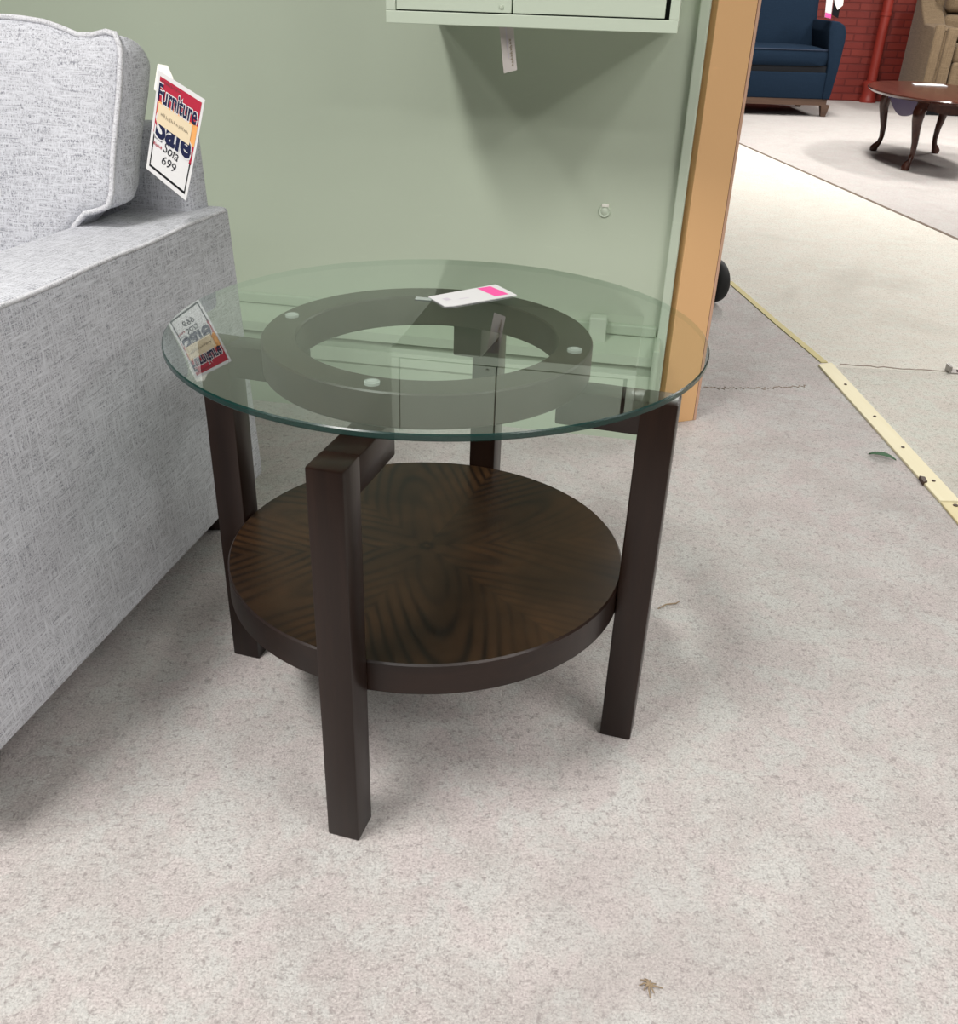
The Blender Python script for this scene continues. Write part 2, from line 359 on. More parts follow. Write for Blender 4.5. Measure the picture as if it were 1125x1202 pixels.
def cushion(w, h, t, bulge=0.03, rnd=0.05, N=18, sag=0.0, defm=None, ear=0.0):
    """box cushion, front face at -y; returns (body bm, front perimeter, back perimeter)"""
    bm = B(); 
    def edge(u, v):
        # rounded-rectangle boundary
        x, z = u * w / 2, v * h / 2
        ax, az = max(0, abs(x) - (w / 2 - rnd)), max(0, abs(z) - (h / 2 - rnd))
        d = math.hypot(ax, az)
        if ax > 0 and az > 0:
            mx = max(ax, az); k = mx / d if d else 1
            x = math.copysign(w / 2 - rnd + ax * k, x); z = math.copysign(h / 2 - rnd + az * k, z)
        x *= 1 - sag * (1 - v * v) * abs(u); z *= 1 - sag * (1 - u * u) * abs(v)
        e = ear * (abs(u) * abs(v)) ** 6
        return x * (1 + e), z * (1 + e)
    P = defm or (lambda p: p)
    def grid(sgn):
        g = []
        for j in range(N + 1):
            row = []
            for i in range(N + 1):
                u, v = -1 + 2 * i / N, -1 + 2 * j / N
                x, z = edge(u, v)
                y = sgn * (t / 2 + bulge * ((1 - u ** 4) * (1 - v ** 4)) ** 0.6)
                row.append(bm.verts.new(P(Vector((x, y, z)))))
            g.append(row)
        return g
    F, K = grid(-1), grid(1); fs = []
    for j in range(N):
        for i in range(N):
            fs.append(bm.faces.new((F[j][i], F[j][i + 1], F[j + 1][i + 1], F[j + 1][i])))
            fs.append(bm.faces.new((K[j][i], K[j + 1][i], K[j + 1][i + 1], K[j][i + 1])))
    def per(g): return [g[0][i] for i in range(N)] + [g[j][N] for j in range(N)] + [g[N][i] for i in range(N, 0, -1)] + [g[j][0] for j in range(N, 0, -1)]
    a, b = per(F), per(K); n = len(a); S = 4; rows = [a]
    cen = (sum((v.co for v in a), Vector()) + sum((v.co for v in b), Vector())) / (2 * n)
    for s in range(1, S):
        row = []
        for p, q in zip(a, b):
            m = p.co.lerp(q.co, s / S); o = (m - cen); o = o.normalized() * 0.10 * t * math.sin(PI * s / S)
            row.append(bm.verts.new(m + o))
        rows.append(row)
    rows.append(b)
    for p, q in zip(rows, rows[1:]):
        for i in range(n): fs.append(bm.faces.new((p[i], p[(i + 1) % n], q[(i + 1) % n], q[i])))
    bmesh.ops.recalc_face_normals(bm, faces=fs)
    return bm, [v.co.copy() for v in a], [v.co.copy() for v in b]

# ------------------------------------------------------------------ camera
cam = bpy.data.cameras.new('camera'); co = bpy.data.objects.new('camera', cam); COL.objects.link(co); SC.camera = co
cam.sensor_fit = 'HORIZONTAL'; cam.sensor_width = 36.0; cam.lens = 36.0 * 1128.37 / 1125
cam.shift_x = (562.5 - 548.369) / 1125; cam.shift_y = (634.531 - 601) / 1125
cam.clip_start = 0.05; cam.clip_end = 60
yaw, pit, rol = R(2.768), R(30.199), R(-1.719)
fw = Vector((math.sin(yaw) * math.cos(pit), math.cos(yaw) * math.cos(pit), -math.sin(pit)))
rt = Vector((math.cos(yaw), -math.sin(yaw), 0)); dn = fw.cross(rt)
c_, s_ = math.cos(rol), math.sin(rol)
r2 = c_ * rt + s_ * dn; d2 = -s_ * rt + c_ * dn
CAM = Vector((0, -1.2416, 1.0009))
co.matrix_world = Matrix(((r2.x, -d2.x, -fw.x, CAM.x), (r2.y, -d2.y, -fw.y, CAM.y), (r2.z, -d2.z, -fw.z, CAM.z), (0, 0, 0, 1)))

# ------------------------------------------------------------------ floor
def poly(name, pts, m, z=0.0, t=0.05):
    bm = B(); prism(bm, [(x, y, z) for x, y in pts], (0, 0, -t)); return struct(name, bm, m)
ST = [(1.155, 0.20), (1.175, 0.57), (1.19, 0.73), (1.215, 1.30), (1.226, 1.558), (1.207, 2.0), (1.187, 2.52), (1.165, 3.4), (1.15, 4.2), (1.14, 11.5)]   # edge of the aisle
SM = [(2.60, -3.5), (2.56, 2.0), (2.515, 3.346), (2.446, 4.503), (2.332, 6.349), (2.25, 7.6), (2.18, 11.5)]
x0n = 1.16 - 0.0 
poly('floor', [(-4.5, -3.5), (1.12, -3.5)] + ST + [(-4.5, 11.5)], M['carpetA'])
poly('floor_aisle', [(1.12, -3.5)] + ST[:5] + [(1.75, 1.50), (2.57, 1.44), (2.60, -3.5)], M['carpetB2'])
poly('floor_walkway', ST[4:] + SM[:0:-1] + [(2.57, 1.44), (1.75, 1.50)], M['carpetB'])
poly('floor_showroom', SM + [(9.5, 11.5), (9.5, -3.5)], M['carpetC'])
def ribbon(name, pts, w, m, z=0.0015, jit=0.0, n=60):
    """thin strip lying on the floor"""
    P = [Vector((x, y, 0)) for x, y in pts]; segs = [(a, b) for a, b in zip(P, P[1:])]; tot = sum((b - a).length for a, b in segs)
    bm = B(); L = []; 
    for i in range(n + 1):
        d = tot * i / n
        for a, b in segs:
            l = (b - a).length
            if d <= l + 1e-9: break
            d -= l
        t = (b - a).normalized(); s = Vector((-t.y, t.x, 0)); p = a + t * min(d, l)
        j = jit * noise.noise(Vector((i * 0.7, pts[0][0] * 9, 0))); ww = w * (1 + (0.7 * noise.noise(Vector((i * 0.9, 3.3, 0))) if jit else 0))
        p += s * j
        L.append([bm.verts.new(p + s * ww / 2 + Vector((0, 0, z))), bm.verts.new(p - s * ww / 2 + Vector((0, 0, z))),
                  bm.verts.new(p - s * ww / 2), bm.verts.new(p + s * ww / 2)])
    for a, b in zip(L, L[1:]):
        for k in range(4): bm.faces.new((a[k], a[(k + 1) % 4], b[(k + 1) % 4], b[k]))
    bm.faces.new(L[0]); bm.faces.new(list(reversed(L[-1]))); bmesh.ops.recalc_face_normals(bm, faces=bm.faces)
    return struct(name, bm, m)
ribbon('trim_1', SM[1:6], 0.022, M['seam'])                       # seam between walkway and showroom carpet
ribbon('trim_2', [(1.28, 1.575), (1.45, 1.55), (1.62, 1.52), (2.4, 1.45)], 0.0045, M['seam2'], jit=0.012)     # ragged cross seam
ribbon('trim_3', [(0.80, 1.362), (0.98, 1.362), (1.11, 1.39)], 0.004, M['seam2'], jit=0.02)
ribbon('trim_4', [(1.236, 1.59), (1.212, 2.0), (1.190, 2.52)], 0.022, M['tape'], z=0.003)
def line_bits(name, pts, w, m): ribbon(name, pts, w, m, jit=0.006, n=20)

# ------------------------------------------------------------------ wooden threshold strip
def plank(name, label, a, b, w, m, z=0.006, cut=0.0):
    a, b = Vector((*a, 0)), Vector((*b, 0)); t = (b - a).normalized(); s = Vector((t.y, -t.x, 0))
    th = thing(name, label, 'wooden strip', tuple(a))
    o = [Vector(), s * w, s * w + (b - a) + t * cut, (b - a)]
    bm = B(); prism(bm, [tuple(p) for p in o], (0, 0, z), 0.0012)
    obj('strip', bm, m, th)
    return th, t, s
th, t, s = plank('threshold_strip', 'long pale wooden carpet strip with nail heads along the carpet edge', (1.168, 0.66), (1.206, 1.56), 0.048, M['pinew'], 0.006, 0.02)
for d in (0.10, 0.29, 0.49, 0.73):
    bm = B(); lathe(bm, [(0, 0.0085), (0.004, 0.008), (0.0048, 0.006), (0.0048, 0.002)], 12, c=tuple(t * d + s * 0.027)); obj('nail', bm, M['nail'], th, 40)
bm = B(); prism(bm, [tuple(t * 0.085 + s * -0.004), tuple(t * 0.12 + s * 0.0), tuple(t * 0.115 + s * 0.012), tuple(t * 0.09 + s * 0.008)], (0, 0, 0.010), 0.001); obj('splinter', bm, M['nail'], th)
th, t, s = plank('threshold_strip', 'short end of pale wooden carpet strip at right edge, butted to the long strip', (1.140, 0.25), (1.168, 0.655), 0.050, M['pine'], 0.005)
for d in (0.06, 0.39):
    bm = B(); lathe(bm, [(0, 0.0075), (0.005, 0.007), (0.006, 0.005), (0.006, 0.002)], 12, c=tuple(t * d + s * 0.027)); obj('nail', bm, M['nail'], th, 40)

# leaf, bracket, lint
bm = B(); N = 10; rows = []
for i in range(N + 1):
    u = i / N; w = 0.011 * math.sin(PI * min(1, u * 0.97 + 0.03)) ** 0.8; z = 0.003 + 0.007 * math.sin(PI * u)
    rows.append([bm.verts.new(((u - 0.5) * 0.066, k * w, z + abs(k) * 0.003)) for k in (-1, 0, 1)])
for a, b in zip(rows, rows[1:]):
    for k in range(2): bm.faces.new((a[k], a[k + 1], b[k + 1], b[k]))
o = obj('leaf', bm, M['leaf'], None, 60, (1.131, 0.893, 0.0), R(-32)); md = o.modifiers.new('s', 'SOLIDIFY'); md.thickness = 0.0008
tag(o, 'small fallen green leaf on the carpet beside the wooden strip', 'leaf')
br = thing('metal_bracket', 'small steel bracket lying on the pale carpet at the right edge', 'bracket', (1.645, 1.518, 0), R(-8))
bm = B(); box(bm, (-0.05, -0.018, 0), (0.08, 0.018, 0.004), 0.001); obj('plate', bm, M['steel'], br)
bm = B(); box(bm, (-0.05, -0.018, 0.003), (-0.042, 0.018, 0.022), 0.001); obj('lip', bm, M['steel'], br)
bm = B(); box(bm, (-0.02, -0.006, 0.003), (0.07, 0.006, 0.007), 0.001); obj('slot', bm, M['nail'], br)
bm = B()
for k in range(9):
    a = k * 0.7 + random.random() * 0.5; l = 0.008 + 0.008 * random.random()
    tube(bm, [(0, 0, 0.003), (l * 0.5 * math.cos(a), l * 0.5 * math.sin(a), 0.005), (l * math.cos(a + 0.2), l * math.sin(a + 0.2), 0.001)], [0.0014, 0.001, 0.0006], 5)
tag(obj('lint_tuft', bm, M['lint'], None, 60, (0.26, -0.548, 0)), 'star shaped tuft of brown lint on the carpet near the front', 'lint')
bm = B(); tube(bm, [(0, 0, 0.003), (0.02, 0.004, 0.005), (0.04, 0.001, 0.004), (0.052, 0.006, 0.003)], [0.0012, 0.0015, 0.0015, 0.001], 6)
tag(obj('thread', bm, M['lint'], None, 60, (0.43, 0.224, 0), R(22)), 'thin brown thread on the carpet right of the table leg', 'thread')

# ------------------------------------------------------------------ green wall, heater, post
WL, WR = (0.615, 1.095, 0), R(-13.5)          # local x runs along the wall, +y goes into it
bm = B(); box(bm, (-5.2, 0, 0), (-0.012, 0.12, 2.9)); wall = struct('wall_back', bm, M['green'], WL, WR)
bm = B(); box(bm, (-0.036, -0.022, 0), (-0.0135, 0.0, 2.9), 0.003); struct('trim_5', bm, M['green2'], WL, WR)
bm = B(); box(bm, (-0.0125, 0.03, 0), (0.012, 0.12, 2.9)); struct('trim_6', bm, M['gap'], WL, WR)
a = Vector((0.616, 1.091, 0)); b = Vector((0.719, 1.125, 0)); t = (b - a).normalized(); az = math.atan2(t.y, t.x); wdt = (b - a).length
post = bpy.data.objects.new('trim_7', None); COL.objects.link(post); post['kind'] = 'structure'; post.location = a; post.rotation_euler = (0, 0, az)
bm = B(); box(bm, (0, 0, 0), (wdt - 0.009, 0.03, 2.9), 0.0015); obj('board', bm, M['tan'], post)
bm = B(); box(bm, (wdt - 0.0098, 0.0015, 0), (wdt - 0.0075, 0.028, 2.9)); obj('groove', bm, M['groove'], post)
bm = B(); box(bm, (wdt - 0.0078, 0.0, 0), (wdt, 0.03, 2.9), 0.001); obj('edge_strip', bm, M['tan_edge'], post)

ht = thing('baseboard_heater', 'long pale green baseboard heater along the foot of the green wall', 'heater', WL, WR)
X0, X1 = -1.75, -0.04
bm = B(); prism(bm, [(X0, -0.006, 0.235), (X0, -0.10, 0.212), (X0, -0.104, 0.190), (X0, -0.098, 0.190), (X0, -0.094, 0.206), (X0, -0.006, 0.228)], (X1 - X0, 0, 0)); obj('top_hood', bm, M['heater'], ht)
bm = B(); prism(bm, [(X0, -0.122, 0.0), (X0, -0.122, 0.085), (X0, -0.116, 0.092), (X0, -0.116, 0.128), (X0, -0.122, 0.135), (X0, -0.116, 0.168), (X0, -0.110, 0.168), (X0, -0.110, 0.0)], (X1 - X0, 0, 0)); obj('front_panel', bm, M['heater'], ht)
bm = B(); box(bm, (X0, -0.092, 0.02), (X1, -0.004, 0.200)); obj('inner_core', bm, M['heater'], ht)
bm = B(); box(bm, (X0, -0.016, 0.236), (X1, -0.001, 0.262), 0.003); obj('top_rail', bm, M['heater'], ht)
bm = B(); box(bm, (X1 - 0.002, -0.126, 0.0), (X1 + 0.014, -0.002, 0.238), 0.003); obj('end_cap', bm, M['heater'], ht)
cb = thing('control_box', 'small pale green control box mounted over the heater near the tan post', 'control box', WL, WR)
bm = B(); box(bm, (-0.207, -0.05, 0.205), (-0.163, -0.017, 0.285), 0.004); obj('box', bm, M['green2'], cb)
bm = B(); box(bm, (-0.194, -0.045, 0.196), (-0.176, -0.025, 0.206), 0.002); obj('knob', bm, M['steel'], cb)
wp = thing('wall_plug', 'round painted plug on the green wall below the cabinet', 'wall plug', WL, WR)
bm = B(); lathe(bm, [(0, 0.006), (0.006, 0.0058), (0.009, 0.003), (0.0125, 0.0045), (0.0145, 0.003), (0.015, 0)], 24)
for v in bm.verts: v.co = Vector((-0.198 + v.co.x, -v.co.z, 0.531 + v.co.y))
obj('disc', bm, M['green2'], wp, 50)
bm = B(); box(bm, (-0.206, -0.006, 0.541), (-0.188, -0.0005, 0.549), 0.002); obj('flake', bm, M['cream'], wp)

# wall cabinet
cx0, cx1, cz0, cz1, cy = -0.620, -0.073, 0.928, 1.62, -0.41
cab = thing('wall_cabinet', 'pale green two door cabinet hung on the green wall', 'cabinet', WL, WR)
bm = B()
box(bm, (cx0, cy, cz0), (cx1, cy + 0.02, cz0 + 0.021), 0.0012)                       # bottom rail
box(bm, (cx0, cy, cz0 + 0.0212), (cx0 + 0.019, cy + 0.02, cz1), 0.0012); box(bm, (cx1 - 0.017, cy, cz0 + 0.0212), (cx1, cy + 0.02, cz1), 0.0012)
box(bm, (cx0 + 0.019, cy, cz1 - 0.03), (cx1 - 0.017, cy + 0.02, cz1), 0.0012)
obj('face_frame', bm, M['green2'], cab)
bm = B(); box(bm, (cx0 + 0.002, cy + 0.02, cz0 + 0.003), (cx0 + 0.016, -0.0005, cz1)); box(bm, (cx1 - 0.016, cy + 0.02, cz0 + 0.003), (cx1 - 0.002, -0.0005, cz1))
box(bm, (cx0 + 0.016, cy + 0.02, cz0 + 0.003), (cx1 - 0.016, -0.0005, cz0 + 0.019)); box(bm, (cx0 + 0.016, cy + 0.02, cz1 - 0.016), (cx1 - 0.016, -0.0005, cz1)); box(bm, (cx0 + 0.016, -0.012, cz0 + 0.019), (cx1 - 0.016, -0.0005, cz1 - 0.016))
obj('carcass', bm, M['green2'], cab)
bm = B(); box(bm, (cx0 + 0.018, cy + 0.023, cz0 + 0.020), (cx1 - 0.016, cy + 0.026, cz1 - 0.02)); obj('gap_shadow_panel', bm, M['gap'], cab)  # near-black sheet painting in the shade seen through the door gaps
for k, (a, b) in enumerate(((cx0 + 0.0205, -0.3795), (-0.3765, cx1 - 0.0255))):
    bm = B(); box(bm, (a, cy + 0.001, cz0 + 0.0232), (b, cy + 0.021, cz1 - 0.033), 0.001); d = obj('door', bm, M['green2'], cab)
    if k == 0:
        bm = B(); box(bm, (b - 0.022, cy - 0.002, cz0 + 0.03), (b - 0.015, cy + 0.0012, cz0 + 0.036), 0.001); obj('catch', bm, M['green'], d)
# tag strip hanging under the cabinet
tg = thing('paper_tag', 'narrow white printed tag hanging below the green wall cabinet', 'tag', WL, WR)
tl = (-0.4075, -0.375, 0.9312); tr_ = (-0.380, -0.375, 0.9312); bl = (-0.398, -0.352, 0.846); brr = (-0.372, -0.352, 0.853)
bm = B(); prism(bm, [tl, tr_, brr, bl], (0, 0.0008, 0)); obj('card', bm, M['dimpaper'], tg)  # white card greyed in its colour for the shade under the cabinet
def ft(u, v, o_):
    a_ = Vector(bl).lerp(Vector(brr), u); b_ = Vector(tl).lerp(Vector(tr_), u); return a_.lerp(b_, v) + Vector((0, -0.0006 - o_, 0))
bm = rect_bm(0, 0, 1, 1, 1, 1); place_uv(bm, (0.42, 0.3, 0.5, 1.0), ft, 0); obj('print', bm, M['palegrey'], tg)
bm = marks(9, 3); 
for v in bm.verts: v.co = Vector((1 - v.co.y, v.co.x, 0))
place_uv(bm, (0.58, 0.12, 0.80, 0.72), ft, 0); obj('print', bm, M['grey_ink'], tg)

# ------------------------------------------------------------------ end table
PH = R(-108.967); W = 0.0453; RI, RO = 0.2913, 0.3386; AZ = 0.550; AB = 0.502; AE = 0.183
tb = thing('end_table', 'round glass topped end table in dark espresso wood with lower shelf', 'end table', (0, 0, 0))
for k in range(4):
    a = PH + k * PI / 2
    bm = B(); box(bm, (RI, -W / 2, 0), (RO, W / 2, AZ), 0.003)
    o = obj('leg', bm, M['woodz'], tb, 30); o.rotation_euler = (0, 0, a)
    bm = B(); box(bm, (AE, -W / 2 + 0.0003, AB), (RI + 0.002, W / 2 - 0.0003, AZ), 0.003)
    o = obj('arm', bm, M['woodx'], tb, 30); o.rotation_euler = (0, 0, a)
bm = B(); lathe(bm, [(0.1745, 0.5515), (0.2165, 0.5515), (0.2183, 0.5535), (0.2183, 0.5935), (0.2165, 0.5955), (0.1745, 0.5955), (0.1729, 0.5935), (0.1729, 0.5535)], 128, close=True)
obj('ring', bm, M['ring'], tb, 35)
for k in range(4):
    a = PH + k * PI / 2
    bm = B(); lathe(bm, [(0, 0), (0.0095, 0), (0.0095, 0.0032), (0.0065, 0.0034), (0.005, 0.0022), (0, 0.0022)], 24, c=(0.198 * math.cos(a), 0.198 * math.sin(a), 0.5956)); obj('bumper', bm, M['bump'], tb, 40)
GR, GX, GY, GB, GT = 0.3505, 0.0136, -0.006, 0.5992, 0.6075
bm = B(); n = 160
lathe(bm, [(0, GB), (GR - 0.0015, GB), (GR, GB + 0.0015), (GR, GT - 0.0015), (GR - 0.0015, GT), (0, GT)], n, c=(GX, GY, 0), mats=[1, 2, 2, 2, 0])
obj('glass_top', bm, [M['glass'], M['glass_b'], M['rim']], tb, 35)
RS, ZS, TS = 0.2912, 0.268, 0.0476
bm = B(); lathe(bm, [(0, ZS - TS), (RS - 0.002, ZS - TS), (RS, ZS - TS + 0.002), (RS, ZS - 0.0025), (RS - 0.0025, ZS), (0, ZS)], 144, mats=[1, 1, 1, 1, 0])
obj('shelf', bm, [M['veneer'], M['woodx']], tb, 35)

# price card on the glass
cd = thing('price_card', 'white price card with a pink patch lying on the glass table top', 'price card', (0, 0, GT))
P5 = [(0.0002, 0.1238), (0.0228, 0.0793), (0.0371, 0.0821), (0.1287, 0.1398), (0.1009, 0.1945)]
bm = B(); prism(bm, [(x, y, 0.0004) for x, y in P5], (0, 0, 0.0012)); obj('card', bm, M['white'], cd)
A_ = Vector((0.0302, 0.0807)); U_ = Vector((0.0985, 0.0591)); V_ = Vector((-0.0300, 0.0480))
def fc(u, v, o_): p = A_ + U_ * u + V_ * v; return Vector((p.x, p.y, 0.0017 + o_))
bm = rect_bm(0, 0, 1, 1, 1, 1); place_uv(bm, (0.72, 0.02 + 0.13, 0.93, 0.98), fc, 0); obj('pink_patch', bm, M['pink'], cd)
bm = rect_bm(0, 0, 1, 1, 1, 1); place_uv(bm, (0.08, 0.42, 0.16, 0.62), fc, 0); obj('grey_mark', bm, M['palegrey'], cd)
bm = rect_bm(0, 0, 1, 1, 1, 1); place_uv(bm, (0.26, 0.35, 0.40, 0.41), fc, 0); obj('print', bm, M['palegrey'], cd)
bm = B(); prism(bm, [(-0.019, 0.112, 0.0005), (0.004, 0.108, 0.0005), (0.006, 0.118, 0.0005), (-0.017, 0.124, 0.0005)], (0, 0, 0.0008)); obj('clear_loop', bm, clear_plastic('teal_clear_plastic', (0.55, 0.72, 0.68)), cd)

# ------------------------------------------------------------------ grey sofa
SL = (-0.377, 0.465, 0.0)                     # local +y to the rear, +x outward past the right arm
sf = thing('sofa', 'grey tweed sofa with wide flat arm beside the glass table', 'sofa', SL, WR)
YF, YR = -0.84, 0.137
def zt(y): return 0.636 - 0.0235 * (y - 0.0)
def zb(y): return 0.094 - 0.0235 * (y - 0.0)
def side_arm(x0, x1):
    bm = B(); ny, out = 14, []
    hexa(bm, [(x0, YF, zb(YF)), (x1, YF, zb(YF)), (x1, YR, zb(YR)), (x0, YR, zb(YR)), (x0, YF, zt(YF)), (x1 - 0.006, YF, zt(YF)), (x1 - 0.022, YR, zt(YR)), (x0, YR, zt(YR))], 0.010, 3)
    return bm
obj('arm', side_arm(-0.185, 0.0), M['tweed'], sf, 40)
obj('arm', side_arm(-2.05, -1.865), M['tweed'], sf, 40)
bm = B(); tube(bm, [(-0.007 - 0.016 * (k / 12) , YF + 0.02 + (YR - YF - 0.04) * k / 12, zt(YF + 0.02 + (YR - YF - 0.04) * k / 12) - 0.004 - 0.0015 * math.sin(k * 1.7)) for k in range(13)], 0.0034, 8); obj('arm_seam', bm, M['welt'], sf, 60)
bm = B(); hexa(bm, [(-1.865, -0.80, 0.10), (-0.185, -0.80, 0.10), (-0.185, 0.10, 0.09), (-1.865, 0.10, 0.09), (-1.865, -0.80, 0.30), (-0.185, -0.80, 0.30), (-0.185, 0.10, 0.30), (-1.865, 0.10, 0.30)], 0.01); obj('seat_base', bm, M['tweed'], sf, 40)
for k in range(2):
    bm, p1, p2 = cushion(0.82, 0.17, 0.80, 0.01, 0.05, 12)
    for v in bm.verts: v.co += Vector((-0.605 - k * 0.84, -0.42, 0.388))
    obj('seat_cushion', bm, M['tweed'], sf, 60)
bm = B(); hexa(bm, [(-1.99, 0.045, 0.30), (-0.052, 0.045, 0.30), (-0.048, 0.137, 0.30), (-1.99, 0.137, 0.30), (-1.975, 0.068, 0.775), (-0.066, 0.068, 0.775), (-0.056, 0.130, 0.775), (-1.975, 0.130, 0.775)], 0.016, 4)
obj('back', bm, M['tweed'], sf, 40)
def foot(x, y, zt_):
    bm = B(); hexa(bm, [(x - 0.035, y - 0.035, 0), (x + 0.015, y - 0.02, 0), (x + 0.015, y + 0.03, 0), (x - 0.035, y + 0.03, 0), (x - 0.06, y - 0.045, zt_), (x + 0.035, y - 0.045, zt_), (x + 0.035, y + 0.045, zt_), (x - 0.06, y + 0.045, zt_)], 0.003)
    return bm
for x, y in ((-0.075, -0.745), (-0.075, 0.055), (-1.95, -0.745), (-1.95, 0.055)): obj('foot', foot(x, y, zb(y) + 0.004), M['footwood'], sf, 30)

# loose back pillow leaning on the arm and back
PWc = 0.66
def pdef(p):
    x, y, z = p
    u = (x + PWc / 2) / PWc                         # 0 left .. 1 right
    v = (z + 0.16) / 0.32
    X = -0.103 - (1 - u) * PWc
    dip = 0.016 * math.exp(-((X + 0.168) / 0.040) ** 2) * max(0, v - 0.5) * 2
    Z = 0.667 + 0.262 * v - dip - (1 - v) * 0.17 * (1 - math.exp(-(max(0, -0.135 - X) / 0.10) ** 2)) + max(0, v) * 0.010 * (1 - u)
    if u > 0.80: X += 0.012 * math.sin(PI * v) * (u - 0.8) / 0.2 + 0.010 * (v - 0.5)
    Y = -0.035 + y + 0.085 * (v - 0.5) + 0.010 * math.sin(3.1 * X * 9) * (y < 0) * 0.4
    Z += 0.004 * math.sin(19 * X + 1.0) * (0.5 + 0.5 * v)
    X += 0.004 * math.sin(23 * Z)
    Z -= max(0, y + 0.04) / 0.083 * 0.034 * max(0, v) ** 2
    return Vector((X, Y, Z))
bm, fp, bp_ = cushion(PWc, 0.32, 0.085, 0.030, 0.045, 26, 0.012, pdef, 0.02)
pil = thing('back_pillow', 'plump grey tweed back pillow with welted edge resting on the sofa arm', 'pillow', SL, WR)
obj('pillow_body', bm, M['tweed'], pil, 70)
bm = B(); tube(bm, [p + Vector((0.0, -0.002, 0)) for p in fp], 0.0046, 8, closed=True); obj('piping', bm, M['welt'], pil, 70)

# sale tag hanging from the pillow
tgs = thing('sale_tag', 'large red white and blue sale tag hanging from the grey pillow', 'sale tag', SL, WR)
K = dict(bl=Vector((-0.052, -0.090, 0.731)), br=Vector((0.010, -0.090, 0.685)), tl=Vector((-0.052, -0.010, 0.866)), tr=Vector((0.020, -0.005, 0.826)))
def fs_(u, v, o_):
    p = K['bl'].lerp(K['br'], u).lerp(K['tl'].lerp(K['tr'], u), v)
    du = (K['br'] - K['bl']).lerp(K['tr'] - K['tl'], v); dv = (K['tl'] - K['bl']).lerp(K['tr'] - K['br'], u)
    nrm = du.cross(dv).normalized(); bend = 0.004 * math.sin(PI * v)
    return p + nrm * (o_ - bend)

def tpart(name, bm, m, b_, off, parent=None): place_uv(bm, b_, fs_, off); return obj(name, bm, m, parent or tgs)
bm = B(); g = []
NU, NV = 2, 10
for lay in (0.0, -0.0012):
    g.append([[bm.verts.new(fs_(i / NU, j / NV, lay)) for i in range(NU + 1)] for j in range(NV + 1)])
for k in (0, 1):
    for j in range(NV):
        for i in range(NU): bm.faces.new((g[k][j][i], g[k][j][i + 1], g[k][j + 1][i + 1], g[k][j + 1][i]))
rim = [(0, i) for i in range(NU)] + [(j, NU) for j in range(NV)] + [(NV, i) for i in range(NU, 0, -1)] + [(j, 0) for j in range(NV, 0, -1)]
for p, q in zip(rim, rim[1:] + rim[:1]): bm.faces.new((g[0][p[0]][p[1]], g[0][q[0]][q[1]], g[1][q[0]][q[1]], g[1][p[0]][p[1]]))
bmesh.ops.recalc_face_normals(bm, faces=bm.faces); obj('card', bm, M['white'], tgs)
bm = B(); prism(bm, [fs_(-0.06, 0.80, -0.004), fs_(-0.04, 1.06, -0.004), fs_(0.16, 1.10, -0.004), fs_(0.30, 1.02, -0.004), fs_(0.30, 0.80, -0.004)], (0, 0.001, 0)); obj('backing_card', bm, M['cream'], tgs)
fr = 0.0004
r = lambda: rect_bm(0, 0, 1, 1, 2, 6)
tpart('red_field', r(), M['red'], (0.05, 0.50, 0.95, 0.955), fr)
tpart('red_field', r(), M['red'], (0.05, 0.40, 0.10, 0.50), fr); tpart('red_field', r(), M['red'], (0.90, 0.34, 0.95, 0.50), fr)
tpart('amber_field', r(), M['orange'], (0.07, 0.52, 0.95, 0.72), fr * 1.6)
for b_ in ((0.06, 0.045, 0.94, 0.07), (0.06, 0.045, 0.085, 0.42), (0.915, 0.045, 0.94, 0.36)): tpart('border_line', r(), M['black'], b_, fr)
tpart('small_print', marks(8, 5), M['maroon'], (0.09, 0.905, 0.50, 0.935), fr * 2)
tpart('lettering_outline', text_bm('Furniture', 0.055), M['white'], (0.03, 0.70, 0.925, 0.905), fr * 2.2)
tpart('lettering', text_bm('Furniture', 0.022), M['navy'], (0.05, 0.712, 0.905, 0.892), fr * 3)
tpart('lettering_outline', text_bm('Sale', 0.06), M['white'], (0.06, 0.355, 0.92, 0.64), fr * 2.2)
tpart('lettering', text_bm('Sale', 0.032), M['navy'], (0.09, 0.37, 0.90, 0.625), fr * 3)
tpart('beige_sticker', r(), M['beige'], (0.09, 0.505, 0.84, 0.70), fr * 4.2)
tpart('sticker_print', marks(11, 8), M['grey_ink'], (0.16, 0.585, 0.80, 0.63), fr * 5.2)
tpart('small_print', marks(5, 11), M['navy'], (0.10, 0.345, 0.27, 0.372), fr * 2); tpart('red_caption', marks(5, 14), M['red'], (0.09, 0.275, 0.29, 0.32), fr * 2)
tpart('handwriting', text_bm('Sofa', 0.0, 1, 0.3), M['ink'], (0.31, 0.28, 0.66, 0.385), fr * 2)
tpart('handwriting', text_bm('699', 0.0, 1, 0.25), M['ink'], (0.32, 0.16, 0.65, 0.25), fr * 2)

